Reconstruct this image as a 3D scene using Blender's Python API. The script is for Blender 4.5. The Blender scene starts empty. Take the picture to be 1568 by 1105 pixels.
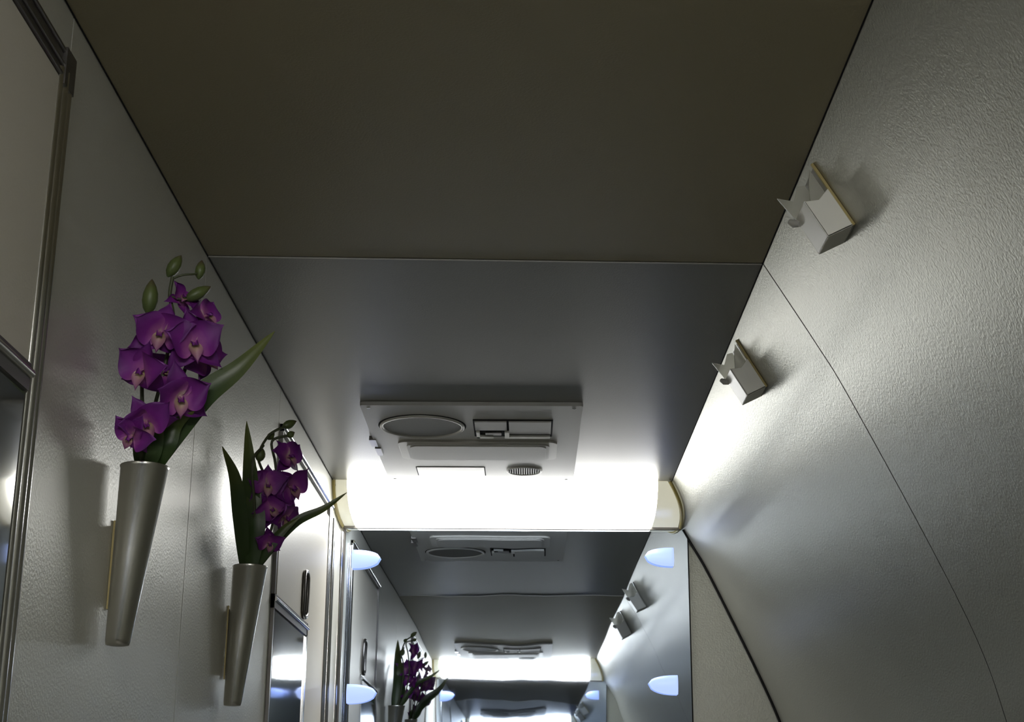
import bpy, math, random
from mathutils import Vector, Matrix
random.seed(4)
ZC=1.47            # eye height above floor; all z below are relative to eye, shifted by ZC
CE=0.677; FL=-ZC
XL=-0.400
YM=3.18; YB=-0.23  # mirror walls

# ------------------------------------------------------------ materials
def pm(name, col, rough=0.5, metal=0.0, spec=0.5, emis=None, es=0.0, bump=None, var=0.0, trans=0.0, sheen=0):
    m=bpy.data.materials.new(name); m.use_nodes=True
    nt=m.node_tree; b=nt.nodes['Principled BSDF']
    b.inputs['Base Color'].default_value=(*col,1)
    b.inputs['Roughness'].default_value=rough
    b.inputs['Metallic'].default_value=metal
    b.inputs['Specular IOR Level'].default_value=spec
    if trans: b.inputs['Transmission Weight'].default_value=trans
    if emis:
        b.inputs['Emission Color'].default_value=(*emis,1); b.inputs['Emission Strength'].default_value=es
    tc=nt.nodes.new('ShaderNodeTexCoord')
    if bump:
        sc,st,dist=bump
        n=nt.nodes.new('ShaderNodeTexNoise'); n.inputs['Scale'].default_value=sc; n.inputs['Detail'].default_value=2
        bp=nt.nodes.new('ShaderNodeBump'); bp.inputs['Strength'].default_value=st; bp.inputs['Distance'].default_value=dist
        nt.links.new(tc.outputs['Object'],n.inputs['Vector']); nt.links.new(n.outputs['Fac'],bp.inputs['Height'])
        nt.links.new(bp.outputs['Normal'],b.inputs['Normal'])
    if var:
        n=nt.nodes.new('ShaderNodeTexNoise'); n.inputs['Scale'].default_value=5; n.inputs['Detail'].default_value=5
        mx=nt.nodes.new('ShaderNodeMix'); mx.data_type='RGBA'
        mx.inputs[6].default_value=(*[c*(1-var) for c in col],1); mx.inputs[7].default_value=(*[min(1,c*(1+var)) for c in col],1)
        nt.links.new(tc.outputs['Object'],n.inputs['Vector']); nt.links.new(n.outputs['Fac'],mx.inputs[0]); nt.links.new(mx.outputs[2],b.inputs['Base Color'])
    return m
def ramp_mat(name, stops, rough, noise=0.25, nscale=60, trl=0.0):
    m=pm(name,stops[0][1],rough); nt=m.node_tree; b=nt.nodes['Principled BSDF']
    at=nt.nodes.new('ShaderNodeAttribute'); at.attribute_name='t'
    n=nt.nodes.new('ShaderNodeTexNoise'); n.inputs['Scale'].default_value=nscale
    tc=nt.nodes.new('ShaderNodeTexCoord'); nt.links.new(tc.outputs['Object'],n.inputs['Vector'])
    ma=nt.nodes.new('ShaderNodeMath'); ma.operation='MULTIPLY_ADD'; ma.inputs[1].default_value=noise; 
    nt.links.new(n.outputs['Fac'],ma.inputs[0]); nt.links.new(at.outputs['Fac'],ma.inputs[2])
    sb=nt.nodes.new('ShaderNodeMath'); sb.operation='SUBTRACT'; sb.inputs[1].default_value=noise*0.5
    nt.links.new(ma.outputs[0],sb.inputs[0])
    r=nt.nodes.new('ShaderNodeValToRGB'); cr=r.color_ramp
    while len(cr.elements)<len(stops): cr.elements.new(0.5)
    for e,(p,c) in zip(cr.elements,stops): e.position=p; e.color=(*c,1)
    nt.links.new(sb.outputs[0],r.inputs['Fac']); nt.links.new(r.outputs['Color'],b.inputs['Base Color'])
    return m

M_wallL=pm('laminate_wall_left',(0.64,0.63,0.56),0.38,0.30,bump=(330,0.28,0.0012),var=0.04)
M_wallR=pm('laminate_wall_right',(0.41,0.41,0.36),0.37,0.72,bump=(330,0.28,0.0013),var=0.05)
M_ceilA=pm('ceiling_olive',(0.31,0.268,0.165),0.5,0.0,bump=(400,0.2,0.001),var=0.04)
M_ceilB=pm('ceiling_satin_grey',(0.26,0.258,0.235),0.36,0.5,bump=(400,0.2,0.001),var=0.03)
M_gap=pm('dark_gap',(0.012,0.012,0.012),0.8,spec=0.1)
M_trim=pm('thin_alu_strip',(0.55,0.54,0.5),0.35,0.8)
M_chrome=pm('brushed_chrome',(0.80,0.79,0.78),0.16,1.0,bump=(200,0.05,0.0005))
M_darkchrome=pm('dark_anodised',(0.20,0.19,0.18),0.3,0.9)
M_mirror=pm('mirror_glass',(0.62,0.69,0.79),0.015,1.0,bump=(4.0,0.14,0.004))
M_cabmir=pm('cabinet_mirror',(0.55,0.55,0.54),0.05,1.0,bump=(4,0.05,0.004))
M_cream=pm('cream_panel',(0.66,0.62,0.53),0.4,0.05,bump=(330,0.15,0.001))
M_floor=pm('vinyl_floor',(0.24,0.23,0.21),0.5,var=0.2,bump=(80,0.2,0.002))
M_diff=pm('lit_diffuser',(0.9,0.9,0.9),0.4,emis=(1.0,1.0,0.98),es=11.0)
M_diff2=pm('lit_diffuser_near',(0.9,0.9,0.9),0.4,emis=(1.0,0.99,0.94),es=29.0)
M_cap=pm('lamp_end_plastic',(0.80,0.77,0.60),0.25,emis=(1.0,0.97,0.78),es=0.42)
M_yel=pm('yellowed_seal',(0.50,0.40,0.13),0.35)
M_panel=pm('service_panel_plastic',(0.44,0.43,0.40),0.45,0.0,bump=(300,0.2,0.001))
M_panel2=pm('service_tray_plastic',(0.50,0.49,0.45),0.35)
M_grille=pm('grille_fabric',(0.18,0.175,0.16),0.7,bump=(900,0.6,0.002))
M_white=pm('white_plastic',(0.80,0.79,0.74),0.35)
M_hook=pm('ivory_plastic',(0.88,0.86,0.79),0.32,var=0.02)
M_clear=pm('cloudy_plastic',(0.75,0.74,0.66),0.25,trans=0.55)
M_blue=pm('blue_white_led_lens',(0.10,0.14,0.4),0.3,emis=(0.44,0.57,1.0),es=1.15)
M_vase=pm('brushed_steel_vase',(0.66,0.645,0.60),0.27,1.0,bump=(260,0.08,0.0006))
M_tape=pm('yellow_mount_tape',(0.45,0.36,0.14),0.5)
M_petal=ramp_mat('orchid_petal',[(0.0,(0.55,0.38,0.36)),(0.10,(0.42,0.12,0.36)),(0.32,(0.21,0.018,0.25)),(0.72,(0.10,0.006,0.145)),(1.0,(0.27,0.06,0.34))],0.6,0.36,70)
M_lip=ramp_mat('orchid_lip',[(0.0,(0.55,0.48,0.18)),(0.40,(0.42,0.20,0.26)),(1.0,(0.20,0.02,0.22))],0.5,0.3,90)
M_leaf=ramp_mat('orchid_leaf',[(0.0,(0.04,0.075,0.018)),(0.5,(0.035,0.065,0.018)),(1.0,(0.11,0.13,0.025))],0.38,0.4,30)
M_bud=ramp_mat('orchid_bud',[(0.0,(0.07,0.10,0.03)),(0.6,(0.10,0.13,0.035)),(1.0,(0.09,0.05,0.04))],0.45,0.4,60)
M_stem=pm('orchid_stem',(0.06,0.07,0.03),0.5)

# ------------------------------------------------------------ mesh builder
class B:
    def __init__(s): s.v=[];s.f=[];s.m=[];s.s=[];s.t=[];s.mats=[]
    def mi(s,mat):
        if mat not in s.mats: s.mats.append(mat)
        return s.mats.index(mat)
    def av(s,p,t=0.0): s.v.append((p[0],p[1],p[2])); s.t.append(t); return len(s.v)-1
    def af(s,idx,mat,sm=False): s.f.append(tuple(idx)); s.m.append(s.mi(mat)); s.s.append(sm)
    def hexa(s,c,mat):  # 8 corners: bottom 0-3, top 4-7
        i=[s.av(p) for p in c]
        for q in ((0,3,2,1),(4,5,6,7),(0,1,5,4),(1,2,6,5),(2,3,7,6),(3,0,4,7)): s.af([i[k] for k in q],mat)
    def box(s,x0,x1,y0,y1,z0,z1,mat):
        if y0>y1:y0,y1=y1,y0
        s.hexa([(x0,y0,z0),(x1,y0,z0),(x1,y1,z0),(x0,y1,z0),(x0,y0,z1),(x1,y0,z1),(x1,y1,z1),(x0,y1,z1)],mat)
    def obox(s,o,ax,ay,az,r,mat): # r=(a0,a1,b0,b1,c0,c1)
        o=Vector(o)
        P=lambda a,b,c: o+ax*a+ay*b+az*c
        a0,a1,b0,b1,c0,c1=r
        s.hexa([P(a0,b0,c0),P(a1,b0,c0),P(a1,b1,c0),P(a0,b1,c0),P(a0,b0,c1),P(a1,b0,c1),P(a1,b1,c1),P(a0,b1,c1)],mat)
    def prism(s,pts,ext,mat,sm=False): # polygon pts extruded by vector
        n=len(pts); e=Vector(ext)
        a=[s.av(p) for p in pts]; b=[s.av(Vector(p)+e) for p in pts]
        s.af(a[::-1],mat); s.af(b,mat)
        for i in range(n): j=(i+1)%n; s.af((a[i],a[j],b[j],b[i]),mat,sm)
    def tube(s,path,r,mat,n=8,cap=True,tt=None):
        path=[Vector(p) for p in path]; rings=[]; up=None
        for i,p in enumerate(path):
            d=(path[min(i+1,len(path)-1)]-path[max(i-1,0)]).normalized()
            if up is None:
                up=Vector((0,0,1)) if abs(d.z)<0.9 else Vector((1,0,0))
            u=(up-d*up.dot(d)).normalized(); w=d.cross(u); up=u
            rr=r[i] if isinstance(r,(list,tuple)) else r
            t=tt[i] if tt else i/(len(path)-1)
            rings.append([s.av(p+(u*math.cos(2*math.pi*k/n)+w*math.sin(2*math.pi*k/n))*rr,t) for k in range(n)])
        for a,b in zip(rings,rings[1:]):
            for k in range(n): s.af((a[k],a[(k+1)%n],b[(k+1)%n],b[k]),mat,True)
        if cap:
            for rg in (rings[0],rings[-1]): s.af([s.av(s.v[k],s.t[k]) for k in rg],mat)
    def rrect(s,x0,x1,y0,y1,r,z0,z1,mat,seg=6):
        if y0>y1:y0,y1=y1,y0
        pts=[]
        for cx,cy,a0 in ((x1-r,y1-r,0),(x0+r,y1-r,90),(x0+r,y0+r,180),(x1-r,y0+r,270)):
            for k in range(seg+1):
                a=math.radians(a0+90*k/seg); pts.append((cx+r*math.cos(a),cy+r*math.sin(a),z0))
        s.prism(pts,(0,0,z1-z0),mat)
    def ring(s,cx,cy,z,prof,mat,n=48): # lathe about vertical axis, prof list (r,dz)
        rings=[[s.av((cx+r*math.cos(2*math.pi*k/n),cy+r*math.sin(2*math.pi*k/n),z+dz)) for k in range(n)] for r,dz in prof]
        for a,b in zip(rings,rings[1:]):
            for k in range(n): s.af((a[k],a[(k+1)%n],b[(k+1)%n],b[k]),mat,True)
    def disc(s,cx,cy,z,r,mat,n=48,h=0.001):
        s.prism([(cx+r*math.cos(2*math.pi*k/n),cy+r*math.sin(2*math.pi*k/n),z) for k in range(n)],(0,0,h),mat)
    def build(s,name,parent=None,bevel=0,sub=0,solid=0,recalc=True):
        me=bpy.data.meshes.new(name)
        me.from_pydata([(x,y,z+ZC) for x,y,z in s.v],[],s.f)
        for m in s.mats: me.materials.append(m)
        for p,mi,sm in zip(me.polygons,s.m,s.s): p.material_index=mi; p.use_smooth=sm
        at=me.attributes.new('t','FLOAT','POINT'); at.data.foreach_set('value',s.t)
        if recalc:
            import bmesh
            bm=bmesh.new(); bm.from_mesh(me); bmesh.ops.recalc_face_normals(bm,faces=bm.faces); bm.to_mesh(me); bm.free()
        ob=bpy.data.objects.new(name,me); bpy.context.collection.objects.link(ob)
        if parent: ob.parent=parent
        if bevel:
            md=ob.modifiers.new('bevel','BEVEL'); md.width=bevel; md.segments=2; md.limit_method='ANGLE'; md.angle_limit=math.radians(40)
        if sub:
            md=ob.modifiers.new('sub','SUBSURF'); md.levels=sub; md.render_levels=sub
        return ob
def empty(name):
    e=bpy.data.objects.new(name,None); bpy.context.collection.objects.link(e); return e

# ------------------------------------------------------------ right wall profile (x,z)
KP=[(0.2923,0.677),(0.352,0.574),(0.388,0.507),(0.4697,0.332),(0.5207,0.2104),(0.546,0.119),(0.577,-0.03),(0.597,-0.25),(0.602,-0.55),(0.602,-1.0),(0.602,FL)]
def catmull(P,n=8):
    out=[]
    Q=[Vector(p) for p in P]; Q=[2*Q[0]-Q[1]]+Q+[2*Q[-1]-Q[-2]]
    for i in range(1,len(Q)-2):
        for k in range(n):
            t=k/n; a,b,c,d=Q[i-1:i+3]
            out.append(0.5*((2*b)+(c-a)*t+(2*a-5*b+4*c-d)*t*t+(3*b-a-3*c+d)*t**3))
    out.append(Q[-2]); return out
WP=catmull(KP,8)
def wall_x(z):
    for a,b in zip(WP,WP[1:]):
        if b.y<=z<=a.y: return a.x+(b.x-a.x)*(a.y-z)/(a.y-b.y+1e-9)
    return WP[0].x if z>CE else WP[-1].x
def curved_wall(b,y0,y1,mat,off=0.0,th=0.012):
    N=[]
    for i,p in enumerate(WP):
        d=(WP[min(i+1,len(WP)-1)]-WP[max(i-1,0)]).normalized(); N.append(Vector((-d.y,d.x)))
    inn=[(p.x+n.x*off,p.y+n.y*off) for p,n in zip(WP,N)]
    out=[(p.x+n.x*(off+th),p.y+n.y*(off+th)) for p,n in zip(WP,N)]
    n=len(WP)
    # separate vertices for every side so smooth shading is not skewed at the panel edges
    def strip(A,C,sm):
        a=[b.av(p) for p in A]; c=[b.av(p) for p in C]
        for i in range(n-1): b.af((a[i],a[i+1],c[i+1],c[i]),mat,sm)
    strip([(x,y1,z) for x,z in inn],[(x,y0,z) for x,z in inn],True)
    strip([(x,y0,z) for x,z in out],[(x,y1,z) for x,z in out],True)
    strip([(x,y0,z) for x,z in inn],[(x,y0,z) for x,z in out],False)
    strip([(x,y1,z) for x,z in out],[(x,y1,z) for x,z in inn],False)
SL=1.746; SR=1.768; g=0.0018
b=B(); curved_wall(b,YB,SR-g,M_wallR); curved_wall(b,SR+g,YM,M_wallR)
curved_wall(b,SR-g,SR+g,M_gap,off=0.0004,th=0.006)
b.build('wall_right',recalc=False)

# left wall
b=B()
for y0,y1 in ((YB,1.1690),(1.1720,SL-0.0012),(SL+0.0012,2.3315),(2.3345,YM)):
    b.box(XL-0.012,XL,y0,y1,FL,CE,M_wallL)
b.box(XL-0.02,XL-0.002,YB,YM,FL,CE,M_gap)
b.build('wall_left')
# ceiling
b=B(); XR=0.2923
xa,xb=XL-0.012,XR+0.01
def cpan(yl0,yr0,yl1,yr1,z0,z1,mat):
    b.hexa([(xa,yl0,z0),(xb,yr0,z0),(xb,yr1,z0),(xa,yl1,z0),(xa,yl0,z1),(xb,yr0,z1),(xb,yr1,z1),(xa,yl1,z1)],mat)
cpan(YB,YB,SL-g,SR-g,CE,CE+0.012,M_ceilA)
cpan(SL+g,SR+g,YM,YM,CE,CE+0.012,M_ceilB)
cpan(SL-g,SR-g,SL+g,SR+g,CE+0.004,CE+0.012,M_gap)
b.build('ceiling')
b=B()
b.hexa([(XL+0.001,SL+g-0.0004,CE-0.0012),(XR-0.001,SR+g-0.0004,CE-0.0012),(XR-0.001,SR+g+0.0011,CE-0.0012),(XL+0.001,SL+g+0.0011,CE-0.0012),
        (XL+0.001,SL+g-0.0004,CE+0.004),(XR-0.001,SR+g-0.0004,CE+0.004),(XR-0.001,SR+g+0.0011,CE+0.004),(XL+0.001,SL+g+0.0011,CE+0.004)],M_trim)
b.build('trim_1')
b=B(); b.box(XL-0.02,0.62,YB-0.01,YM+0.01,FL-0.02,FL,M_floor); b.build('floor')

# end walls (behind mirrors)
def end_wall(name,y0,y1):
    b=B()
    pts=[(XL,y0,FL),(XL,y0,CE)]+[(p.x,y0,p.y) for p in WP]
    b.prism(pts,(0,y1-y0,0),M_wallR); b.build(name)
end_wall('wall_front',YM,YM+0.012)
end_wall('wall_back',YB-0.012,YB)

def wall_mirror(name,yw,s):  # s=-1 : faces -Y
    b=B(); y0=yw; y1=yw+s*0.005
    b.box(XL+0.012,0.338,y0,y1,-0.45,0.613,M_mirror)
    b.box(0.338,0.3405,y0,yw+s*0.006,-0.455,0.613,M_gap)
    b.box(XL,XL+0.006,y0,yw+s*0.012,-0.46,0.613,M_chrome)
    b.box(XL+0.006,XL+0.012,y0,yw+s*0.007,-0.46,0.613,M_darkchrome)
    b.box(XL+0.012,0.3405,y0,yw+s*0.010,-0.46,-0.45,M_chrome)
    b.build(name)
wall_mirror('wall_mirror',YM,-1); wall_mirror('wall_mirror.001',YB,1)

# dark rubber seal along curved wall at mirror wall
b=B(); pr=[(p.x-0.002,YM-0.004,p.y) for p in WP if p.y<0.615]
b.tube(pr,0.0030,M_gap,6); b.build('trim_2')
b=B(); b.tube([(XL+0.0010,YB,CE-0.0006),(XL+0.0010,YM,CE-0.0006)],0.0007,M_gap,5)
b.tube([(XR-0.0005,YB,CE-0.0006),(XR-0.0005,YM,CE-0.0006)],0.0007,M_gap,5); b.build('trim_3')

# ------------------------------------------------------------ strip lamps
LP=[(0,0.676),(0.003,0.666),(0.012,0.653),(0.030,0.639),(0.060,0.628),(0.110,0.619),(0.172,0.614)]
LPs=catmull(LP,5)
def strip_lamp(name,yf,s,MD):
    root=empty(name)
    def body(x0,x1f,mat,nm):
        b=B(); n=len(LPs)
        A=[b.av((x0,yf+s*p.x,p.y)) for p in LPs]; C=[b.av((x1f(p.y),yf+s*p.x,p.y)) for p in LPs]
        for i in range(n-1): b.af((A[i],A[i+1],C[i+1],C[i]),mat,True)
        A=[b.av(b.v[k]) for k in A]; C=[b.av(b.v[k]) for k in C]
        a=b.av((x0,yf+s*0.172,0.676)); c=b.av((x1f(0.676),yf+s*0.172,0.676))
        b.af(A+[a],mat); b.af(C[::-1]+[c],mat); b.af((A[0],C[0],c,a),mat); b.af((A[-1],a,c,C[-1]),mat)
        b.build(nm,root)
    body(-0.368,lambda z:0.262,MD,'diffuser')
    body(XL+0.008,lambda z:-0.369,M_cap,'end_cap_a')
    body(0.263,lambda z:wall_x(z)-0.010,M_cap,'end_cap_b')
    b=B()
    pa=[(XL+0.004,yf+s*(p.x-0.002),p.y-0.001) for p in LPs]; b.tube(pa,0.0034,M_yel,8)
    pb=[(wall_x(p.y)-0.0055,yf+s*(p.x-0.002),p.y-0.001) for p in LPs]; b.tube(pb,0.0034,M_yel,8)
    b.build('end_seals',root)
    b=B(); b.box(XL+0.004,0.322,yf+s*0.171,yf+s*0.177,0.609,0.618,M_darkchrome); b.build('lower_rail',root)
strip_lamp('ceiling_strip_lamp',3.0,1,M_diff); strip_lamp('ceiling_strip_lamp.001',-0.05,-1,M_diff2)

# ------------------------------------------------------------ service panels
def service_panel(name,fy):
    b=B(); zb=CE-0.007
    b.rrect(-0.281,0.0905,fy(2.412),fy(2.985),0.006,zb,CE-0.0003,M_panel)
    cx,cy=-0.1854,fy(2.545)
    b.ring(cx,cy,zb,[(0.074,0.0),(0.074,-0.003),(0.072,-0.0045),(0.069,-0.004),(0.067,0.0)],M_panel2)
    b.ring(cx,cy,zb,[(0.0765,0.0005),(0.0765,-0.0008),(0.074,-0.0008)],M_gap)
    b.disc(cx,cy,zb-0.0018,0.0675,M_grille)
    x0,x1=-0.096,0.042
    b.box(x0,x1,fy(2.500),fy(2.612),zb-0.0015,zb,M_gap)
    b.box(x0+0.003,x0+0.058,fy(2.504),fy(2.560),zb-0.004,zb-0.001,M_panel)
    b.box(x0+0.062,x1-0.003,fy(2.504),fy(2.585),zb-0.004,zb-0.001,M_panel)
    b.box(x0+0.004,x0+0.010,fy(2.568),fy(2.608),zb-0.006,zb-0.001,M_white)
    b.box(x0+0.004,x0+0.034,fy(2.600),fy(2.608),zb-0.006,zb-0.001,M_white)
    b.box(x0+0.054,x0+0.062,fy(2.570),fy(2.608),zb-0.006,zb-0.001,M_white)
    b.box(x0+0.062,x1-0.004,fy(2.599),fy(2.608),zb-0.006,zb-0.001,M_white)
    b.box(x0+0.020,x0+0.048,fy(2.575),fy(2.592),zb-0.005,zb-0.001,M_darkchrome)
    b.rrect(-0.237,0.052,fy(2.645),fy(2.779),0.016,zb-0.004,zb,M_panel2)
    # shallow bowl-shaped tray: stacked rounded steps
    b.rrect(-0.222,0.038,fy(2.655),fy(2.77),0.016,zb-0.0065,zb-0.004,M_panel)
    b.rrect(-0.216,0.032,fy(2.660),fy(2.765),0.015,zb-0.0085,zb-0.0065,M_panel)
    b.rrect(-0.219,-0.084,fy(2.855),fy(2.930),0.003,zb-0.0005,zb,M_gap)
    b.rrect(-0.217,-0.086,fy(2.857),fy(2.928),0.002,zb-0.0012,zb,M_panel2)
    vx,vy=-0.008,fy(2.880)
    b.ring(vx,vy,zb,[(0.035,0.0),(0.035,-0.003),(0.032,-0.004),(0.030,-0.001)],M_panel)
    b.disc(vx,vy,zb-0.0008,0.0305,M_gap)
    for k in range(-6,7):
        x=vx+k*0.0045; h=math.sqrt(max(0,0.0300**2-(k*0.0045)**2))
        b.box(x-0.0009,x+0.0009,vy-h,vy+h,zb-0.0030,zb-0.0006,M_panel)
    b.box(-0.288,-0.276,fy(2.64),fy(2.69),zb-0.002,zb+0.006,M_darkchrome)
    b.box(-0.283,-0.272,fy(2.70),fy(2.755),zb-0.003,zb+0.006,M_darkchrome)
    for X in (-0.268,0.076):
        for Y in (2.428,2.965): b.disc(X,fy(Y),zb-0.001,0.003,M_chrome,12)
    b.build(name,bevel=0.0006)
service_panel('ceiling_service_panel',lambda y:y); service_panel('ceiling_service_panel.001',lambda y:2.95-y)

# ------------------------------------------------------------ framed cabinet doors on the left wall
def frame_run(b,p0,p1,side):
    p0=Vector(p0);p1=Vector(p1);s=Vector(side); X=Vector((1,0,0))
    d=(p1-p0).normalized(); L=(p1-p0).length
    b.obox(p0,d,s,X,(0,L,0,0.032,0,0.002),M_darkchrome)
    for o,r in ((0.0050,0.0050),(0.0165,0.0055),(0.0272,0.0042)):
        b.tube([p0+s*o+X*0.002,p1+s*o+X*0.002],r,M_chrome,16)
def cabinet(name,y0,y1,ztop,zbot,zmid,latch=False,mir=None):
    root=empty(name)
    b=B(); e=XL+0.0005
    b.box(e,XL+0.004,y0+0.03,y1-0.03,zmid+0.012,ztop-0.03,M_cream); b.build('upper_panel',root)
    b=B(); ym=mir if mir else y1-0.03
    b.box(e,XL+0.0045,y0+0.02,ym,zbot+0.03,zmid-0.010,M_cabmir); b.build('lower_mirror',root)
    if mir:
        b=B(); b.box(e,XL+0.004,mir+0.012,y1-0.03,zbot+0.03,zmid+0.012,M_cream); b.build('side_panel',root)
    b=B()
    if not mir:
        frame_run(b,(e,y1,zbot),(e,y1,ztop-0.02),(0,-1,0))
        frame_run(b,(e,y0,zbot),(e,y0,ztop),(0,1,0))
        # dark satin head moulding with fine ribs
        b.box(e,XL+0.004,y0,y1-0.004,ztop-0.030,ztop,M_darkchrome)
        for q in (0.003,0.016,0.026): b.tube([(XL+0.004,y0,ztop-q),(XL+0.004,y1-0.004,ztop-q)],0.0026,M_darkchrome)
        b.box(e,XL+0.0075,y1-0.026,y1,ztop-0.034,ztop,M_darkchrome)
    else:
        frame_run(b,(e,y1,zbot),(e,y1,ztop),(0,-1,0))
        b.box(e,XL+0.006,y0,y0+0.008,zbot,ztop,M_darkchrome)
        b.box(e,XL+0.006,y0,y1,ztop-0.012,ztop,M_darkchrome); b.tube([(XL+0.006,y0,ztop-0.004),(XL+0.006,y1,ztop-0.004)],0.004,M_chrome)
    frame_run(b,(e,y0,zbot+0.032),(e,y1,zbot+0.032),(0,0,-1))
    b.box(e,XL+0.007,y0,ym+0.01 if mir else y1-0.032,zmid-0.012,zmid+0.010,M_darkchrome)
    b.tube([(XL+0.007,y0,zmid+0.002),(XL+0.007,ym+0.01 if mir else y1-0.032,zmid+0.002)],0.004,M_chrome)
    if mir: b.box(e,XL+0.007,mir,mir+0.012,zbot+0.03,zmid+0.010,M_chrome)
    b.build('chrome_frame',root,bevel=0 if mir else 0.0)
    if latch:
        b=B(); yc=2.665
        path=[]
        for k in range(25):
            a=2*math.pi*k/24; path.append((XL+0.007,yc+0.024*math.cos(a),0.393+0.026*(1 if math.sin(a)>0.01 else -1 if math.sin(a)<-0.01 else 0)+0.014*math.sin(a)))
        b.tube(path,0.004,M_darkchrome,8)
        b.box(e,XL+0.005,yc-0.022,yc+0.022,0.358,0.43,M_chrome)
        b.build('latch',root,bevel=0.001)
cabinet('cabinet_door',0.30,1.168,0.632,-0.60,0.338)
cabinet('cabinet_door.001',2.345,2.985,0.620,-0.60,0.337,True,2.70)

# corner post between far cabinet and mirror
b=B()
for yy,r in ((3.02,0.005),(3.05,0.003),(3.165,0.005)): b.tube([(XL+0.003,yy,FL),(XL+0.003,yy,0.60)],r,M_chrome,8)
b.box(XL+0.0003,XL+0.003,3.012,3.172,FL,0.60,M_wallL)
b.build('trim_4')

# ------------------------------------------------------------ little blue-white LED lamps at the mirror sides
def led(name,x,z,yw,s,dx):
    root=empty(name)
    b=B(); n=16;m=10
    rings=[]
    for i in range(m+1):
        t=i/m; sx=0.060*t
        w=math.sqrt(max(0,1-t**2.4))
        row=[]
        for k in range(n):
            a=2*math.pi*k/n
            zz=math.sin(a)*0.023*w*(1.0 if math.sin(a)<0 else 0.72); yy=math.cos(a)*0.010*w
            row.append(b.av((x+dx*(sx-0.030),yw+s*(0.016+yy),z+zz)))
        rings.append(row)
    for a,c in zip(rings,rings[1:]):
        for k in range(n): b.af((a[k],a[(k+1)%n],c[(k+1)%n],c[k]),M_blue,True)
    b.af(rings[0],M_blue); b.build('lens',root)
    b=B(); b.box(x-0.012,x+0.012,yw+s*0.0052,yw+s*0.012,z-0.008,z+0.008,M_white); b.build('mount',root)
i=0
for yw,s in ((YM,-1),(YB,1)):
    for (x,z,dx) in ((-0.342,0.545,1),(0.277,0.553,-1),(-0.342,0.266,1),(0.279,0.288,-1)):
        led('mirror_led_lamp' if i==0 else 'mirror_led_lamp.%03d'%i,x,z,yw,s,dx); i+=1

# ------------------------------------------------------------ hooks on curved wall
def hook(name,y0):
    root=empty(name)
    T=Vector((0.503,0,-0.864)); N=Vector((-0.864,0,-0.503)); Y=Vector((0,1,0)); O=Vector((0.2923,y0,0.677))
    W=0.050
    b=B()
    b.obox(O,T,Y,N,(0.010,0.090,0.000,0.003,0.0002,0.0035),M_tape)
    b.obox(O,T,Y,N,(0.014,0.090,0.003,W,0.0002,0.0030),M_clear)
    b.build('back_plate',root,bevel=0.0006)
    b=B()
    def P(t,y,n): return O+T*t+Y*y+N*n
    cheek=[(0.042,0.003),(0.090,0.003),(0.088,0.033),(0.042,0.033),(0.048,0.018)]
    b.prism([P(t,0,n) for t,n in cheek],Y*0.0022,M_hook)
    b.prism([P(t,W-0.0022,n) for t,n in cheek],Y*0.0022,M_hook)
    b.prism([P(0.042,0.0,0.033),P(0.088,0.0,0.033),P(0.088,0.0,0.0308),P(0.042,0.0,0.0308)],Y*W,M_hook)
    b.prism([P(0.088,0,0.033),P(0.090,0,0.003),P(0.0875,0,0.003),P(0.0855,0,0.033)],Y*W,M_hook)
    b.build('cradle',root,bevel=0.0008)
    b=B()
    b.prism([P(0.048,W-0.004,0.004),P(0.048,W-0.004,0.034),P(0.012,W-0.004,0.038),P(0.024,W-0.004,0.024),P(0.012,W-0.004,0.012),P(0.014,W-0.004,0.004)],Y*0.002,M_clear)
    b.prism([P(0.046,0.010,0.004),P(0.048,0.010,0.026),P(0.026,0.010,0.014),P(0.012,0.010,0.004)],Y*0.002,M_clear)
    b.build('prongs',root,bevel=0.0004)
    b=B()
    b.tube([P(0.050,W-0.006,0.034),P(0.045,W-0.001,0.037),P(0.040,W+0.002,0.039)],[0.003,0.0045,0.003],M_panel,10)
    b.build('knob',root)
hook('coat_hook',1.450); hook('coat_hook.001',2.047)

# ------------------------------------------------------------ wall vases with orchids
def vase(root,x,y,zt,zb,lean):
    b=B()
    top=Vector((x,y,zt)); bot=Vector((x-lean,y+0.006,zb)); ax=(top-bot)
    prof=[(0.0,0.0,.0),(0.0,0.008,0),(0.004,0.0115,0),(0.03,0.0125,0),(0.5,0.0180,0),(0.985,0.0240,0),(1.0,0.0250,0),(1.003,0.0246,0),(0.995,0.0228,0),(0.75,0.0200,0)]
    n=36; rings=[]
    u=Vector((1,0,0)); w=Vector((0,1,0))
    for t,r,_ in prof: rings.append([b.av(bot+ax*t+u*(r*0.94*math.cos(2*math.pi*k/n))+w*(r*math.sin(2*math.pi*k/n))) for k in range(n)])
    for a,c in zip(rings,rings[1:]):
        for k in range(n): b.af((a[k],a[(k+1)%n],c[(k+1)%n],c[k]),M_vase,True)
    b.af(rings[-1],M_gap)
    b.build('steel_cone',root)
    b=B()
    b.box(XL+0.0005,XL+0.0025,y+0.012,y+0.018,zb+0.035,zt-0.05,M_tape)
    b.hexa([(XL+0.0025,y+0.012,zb+0.04),(bot.x,y+0.008,zb+0.04),(bot.x,y+0.014,zb+0.04),(XL+0.0025,y+0.018,zb+0.04),
            (XL+0.0025,y+0.012,zt-0.055),(x-0.008,y+0.004,zt-0.055),(x-0.008,y+0.010,zt-0.055),(XL+0.0025,y+0.018,zt-0.055)],M_darkchrome)
    b.build('wall_bracket',root)

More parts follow.
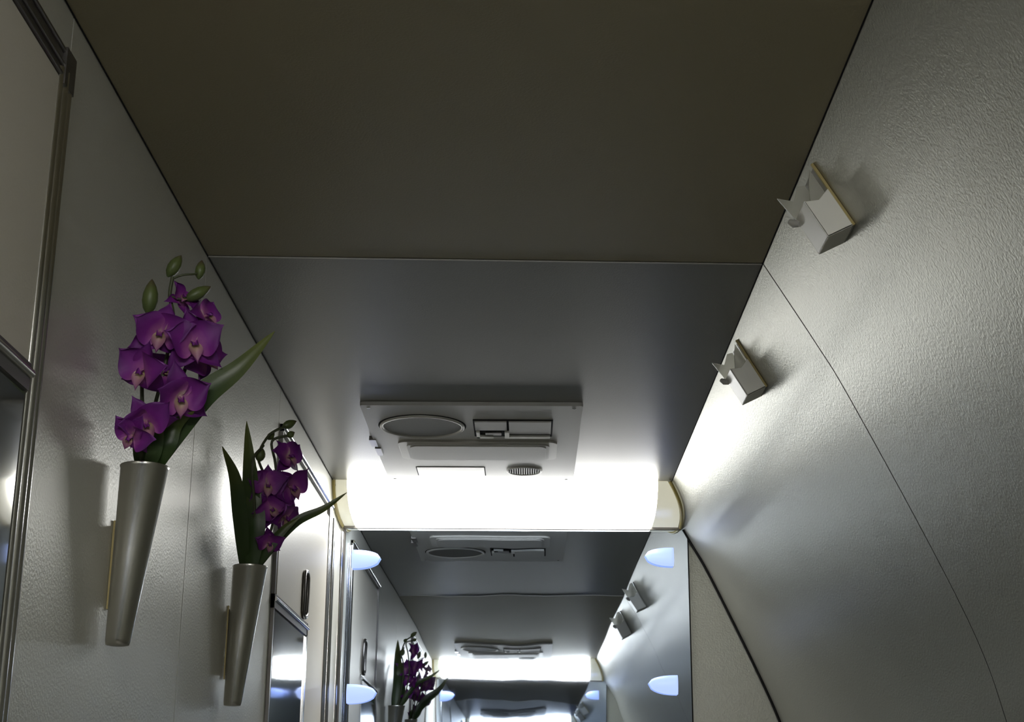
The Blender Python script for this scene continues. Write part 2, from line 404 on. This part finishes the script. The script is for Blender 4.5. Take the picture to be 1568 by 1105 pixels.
def petal(b,c,d,nrm,L,W,cup,curl,mat,tip=0.5,nu=9,nv=7,t0=0,t1=1,ph=0):
    d=d.normalized(); nrm=(nrm-d*nrm.dot(d)).normalized(); sd=d.cross(nrm)
    g=[]
    for i in range(nu):
        t=i/(nu-1)
        w=W*0.5*max(0.10*(1-t)+0.03,(math.sin(math.pi*min(1,t**tip*0.97+0.03)))**0.62)
        row=[]
        for j in range(nv):
            s=-1+2*j/(nv-1)
            hgt=cup*W*(s*s)*(0.4+0.6*math.sin(math.pi*t))+curl*L*t*t+0.09*W*math.sin(5*t+ph+3*s)*abs(s)
            row.append(b.av(c+d*(L*t*(1-0.14*s*s))+sd*(w*s)+nrm*hgt,t0+(t1-t0)*(t*(0.75+0.25*abs(s)))))
        g.append(row)
    for i in range(nu-1):
        for j in range(nv-1): b.af((g[i][j],g[i][j+1],g[i+1][j+1],g[i+1][j]),mat,True)
def flower(b,c,face,R,roll,openness=1.0):
    face=face.normalized(); up=Vector((0,0,1)); u=face.cross(up).normalized(); v=u.cross(face)
    def dr(a,o): 
        a=math.radians(a+roll); k=o/openness
        return (u*math.sin(a)+v*math.cos(a)+face*k)
    for a in (0,128,232): petal(b,c-face*0.002,dr(a+random.uniform(-10,10),0.5*random.random()-.1),face,R*random.uniform(.9,1.15),R*0.78,0.14,-0.2+random.uniform(-.3,.15),M_petal,tip=0.62,ph=random.random()*6)
    for a in (66,294): petal(b,c,dr(a,0.2+0.6*random.random()),face,R*1.05,R*1.15,0.16,-0.18+random.uniform(-.35,.1),M_petal,tip=0.75,ph=random.random()*6)
    petal(b,c+face*0.003,dr(180,0.6),face,R*0.62,R*0.42,0.35,-0.35,M_lip,tip=0.9)
    for a in (140,220): petal(b,c+face*0.003,dr(a,1.2),face,R*0.3,R*0.26,0.3,0.2,M_petal)
    b.tube([c,c+face*R*0.12,c+face*R*0.22-v*R*0.05],[R*0.06,R*0.07,R*0.03],M_lip,8,tt=[0.3,.5,.9])
def leaf(b,pts,W,side,fold=0.25):
    C=catmull(pts,6); n=len(C); g=[]
    side=Vector(side).normalized()
    for i,p in enumerate(C):
        t=i/(n-1); d=(C[min(i+1,n-1)]-C[max(i-1,0)]).normalized()
        s_=(side-d*side.dot(d)).normalized(); nn=d.cross(s_)
        w=W*0.5*(max(0.0,math.sin(math.pi*(0.16+0.84*t**(0.9))))**0.8)*(1.0)+0.0003
        row=[b.av(p+s_*(w*q)+nn*(fold*w*abs(q)),t) for q in (-1,-0.5,0,0.5,1)]
        g.append(row)
    for i in range(n-1):
        for j in range(4): b.af((g[i][j],g[i][j+1],g[i+1][j+1],g[i+1][j]),M_leaf,True)
def bud(b,p,q,r):
    p=Vector(p);q=Vector(q); ts=[0,.08,.2,.4,.6,.8,.93,1]
    rs=[0.15,.45,.8,1,.95,.65,.3,.05]
    b.tube([p.lerp(q,t) for t in ts],[r*k for k in rs],M_bud,10)

def plantA():
    root=empty('wall_vase_with_orchids'); base=Vector((-0.370,1.415,0.331)); S=0.00064
    vase(root,-0.3705,1.418,0.331,0.161,0.014)
    def P(px,py,dy=0): 
        q=base+Vector(((px-220)*S,0,(712-py)*S)); return q+q/q.y*dy
    stem=B()
    for path in ([(222,715,0),(225,640,-.01),(238,560,-.012),(246,480,-.012),(238,440,-.01),(240,408,-.01)],
                 [(215,715,0),(212,650,-.02),(205,560,-.035),(212,480,-.04),(208,460,-.04)],
                 [(230,715,0),(240,650,0),(262,590,0),(280,520,.0)]):
        stem.tube(catmull([P(*q) for q in path],5),0.0019,M_stem,7)
    stem.tube(catmull([P(238,412,-.01),P(255,405,-.01),P(275,403,-.005),P(282,400,0)],4),0.0012,M_stem,6)
    stem.tube(catmull([P(240,440,-.01),P(255,445,-.01),P(268,440,-.005)],4),0.0012,M_stem,6)
    stem.build('stems',root)
    bd=B()
    bud(bd,P(232,408,-.01),P(251,372,-.01),0.0066); bud(bd,P(207,472,-.04),P(208,412,-.045),0.0078)
    bud(bd,P(281,412,0),P(284,380,0),0.0052); bud(bd,P(262,447,-.005),P(301,424,.0),0.0064)
    bd.build('buds',root)
    fl=B(); V=Vector
    F=[(228,500,-.04,(0.15,-1,-0.35),50,-8),(278,518,-.03,(0.6,-1,-0.1),52,15),(294,474,.0,(1,-0.5,0.4),38,30),
       (256,446,-.005,(0.8,-0.7,0.6),30,-30),(207,562,-.06,(-0.25,-1,-0.3),48,-20),(300,540,.0,(0.9,-0.6,-0.3),42,60),
       (238,567,-.01,(0.3,-1,0.3),40,100),(264,604,-.03,(0.6,-1,-0.5),50,10),(218,642,-.045,(0.2,-1,-0.7),44,25),(198,664,-.05,(-0.4,-1,-0.8),36,-40)]
    for x,y,dy,f,R,ro in F: flower(fl,P(x,y,dy),V(f),R*S,ro)
    fl.build('blossoms',root,sub=1)
    lf=B()
    leaf(lf,[P(232,712,0),P(258,660,.0),P(300,600,-.01),P(352,556,-.01),P(405,497,0)],0.026,(0.7,0.2,-0.6))
    leaf(lf,[P(240,712,0),P(252,680,-.01),P(262,650,-.01),P(290,625,-.02)],0.016,(1,0.2,0))
    leaf(lf,[P(214,712,0),P(212,690,-.01),P(206,660,-.02),P(188,632,-.05)],0.014,(1,0,0.3))
    leaf(lf,[P(225,712,-.01),P(232,690,-.015),P(236,660,-.02),P(240,640,-.02)],0.014,(1,0,0.0))
    lf.build('leaves',root)
def plantB():
    root=empty('wall_vase_with_orchids.001'); base=Vector((-0.370,1.995,0.331)); S=0.00087
    vase(root,-0.3705,1.998,0.331,0.150,0.014)
    def P(px,py,dy=0): 
        q=base+Vector(((px-382)*S,0,(862-py)*S)); return q+q/q.y*dy
    stem=B()
    for path in ([(385,865,0),(395,800,0),(398,730,0),(385,690,-.02),(400,655,-.01),(425,640,0)],
                 [(390,865,0),(410,810,0),(418,750,0),(412,700,0),(405,665,0),(430,655,0)],
                 [(380,865,0),(384,780,-.02),(376,700,-.04),(392,672,-.02)]):
        stem.tube(catmull([P(*q) for q in path],5),0.0019,M_stem,7)
    stem.build('stems',root)
    bd=B()
    bud(bd,P(420,642,0),P(442,632,.01),0.006); bud(bd,P(386,698,-.02),P(390,675,-.02),0.007); bud(bd,P(428,657,0),P(440,650,0),0.005)
    bud(bd,P(398,662,0),P(408,650,0),0.005)
    bd.build('buds',root)
    fl=B(); V=Vector
    F=[(430,690,.0,(1,-0.5,0.2),34,20),(436,738,.0,(1.0,-0.6,-0.3),40,50),(402,735,-.02,(0.3,-1,-0.2),34,0),(430,785,.0,(0.9,-0.5,-0.4),36,-15),
       (410,772,-.01,(0.4,-1,-0.4),30,40),(408,825,-.01,(0.7,-1,-0.7),26,10)]
    for x,y,dy,f,R,ro in F: flower(fl,P(x,y,dy),V(f),R*S,ro)
    fl.build('blossoms',root,sub=1)
    lf=B()
    leaf(lf,[P(372,862,0),P(362,790,-.05),P(350,725,-.10),P(327,673,-.14)],0.020,(0.8,-0.4,0.3))
    leaf(lf,[P(378,862,0),P(378,790,-.01),P(372,715,-.03),P(363,632,-.05)],0.026,(1,-0.2,0.0))
    leaf(lf,[P(384,862,-.01),P(386,800,-.02),P(382,750,-.02),P(380,700,-.03)],0.026,(1,0,0.0))
    leaf(lf,[P(394,862,0),P(415,830,0),P(450,792,0),P(490,772,0),P(526,746,0)],0.013,(0.4,0.3,-0.8))
    leaf(lf,[P(390,862,-.005),P(408,835,-.01),P(430,805,-.01),P(455,785,-.01)],0.013,(0.8,0.0,-0.4))
    lf.build('leaves',root)
plantA(); plantB()

# ------------------------------------------------------------ world + camera
w=bpy.data.worlds.new('World'); bpy.context.scene.world=w; w.use_nodes=True
w.node_tree.nodes['Background'].inputs['Color'].default_value=(0.5,0.5,0.45,1); w.node_tree.nodes['Background'].inputs['Strength'].default_value=0.02
cd=bpy.data.cameras.new('camera'); cam=bpy.data.objects.new('camera',cd); bpy.context.collection.objects.link(cam)
cd.sensor_width=36; cd.lens=2309/1568*36; cd.clip_start=0.01; cd.clip_end=50
Yc=Vector((.00951,-.29616,-.95508)).normalized(); Zc=Vector((.00692,.95518,-.29596)); Zc=(Zc-Yc*Zc.dot(Yc)).normalized(); Xc=Yc.cross(Zc)
R=Matrix((Xc,Yc,Zc)).to_4x4(); cam.matrix_world=Matrix.Translation((0,0,ZC))@R
bpy.context.scene.camera=cam
bpy.context.scene.view_settings.view_transform='Standard'
bpy.context.scene.view_settings.look='None'
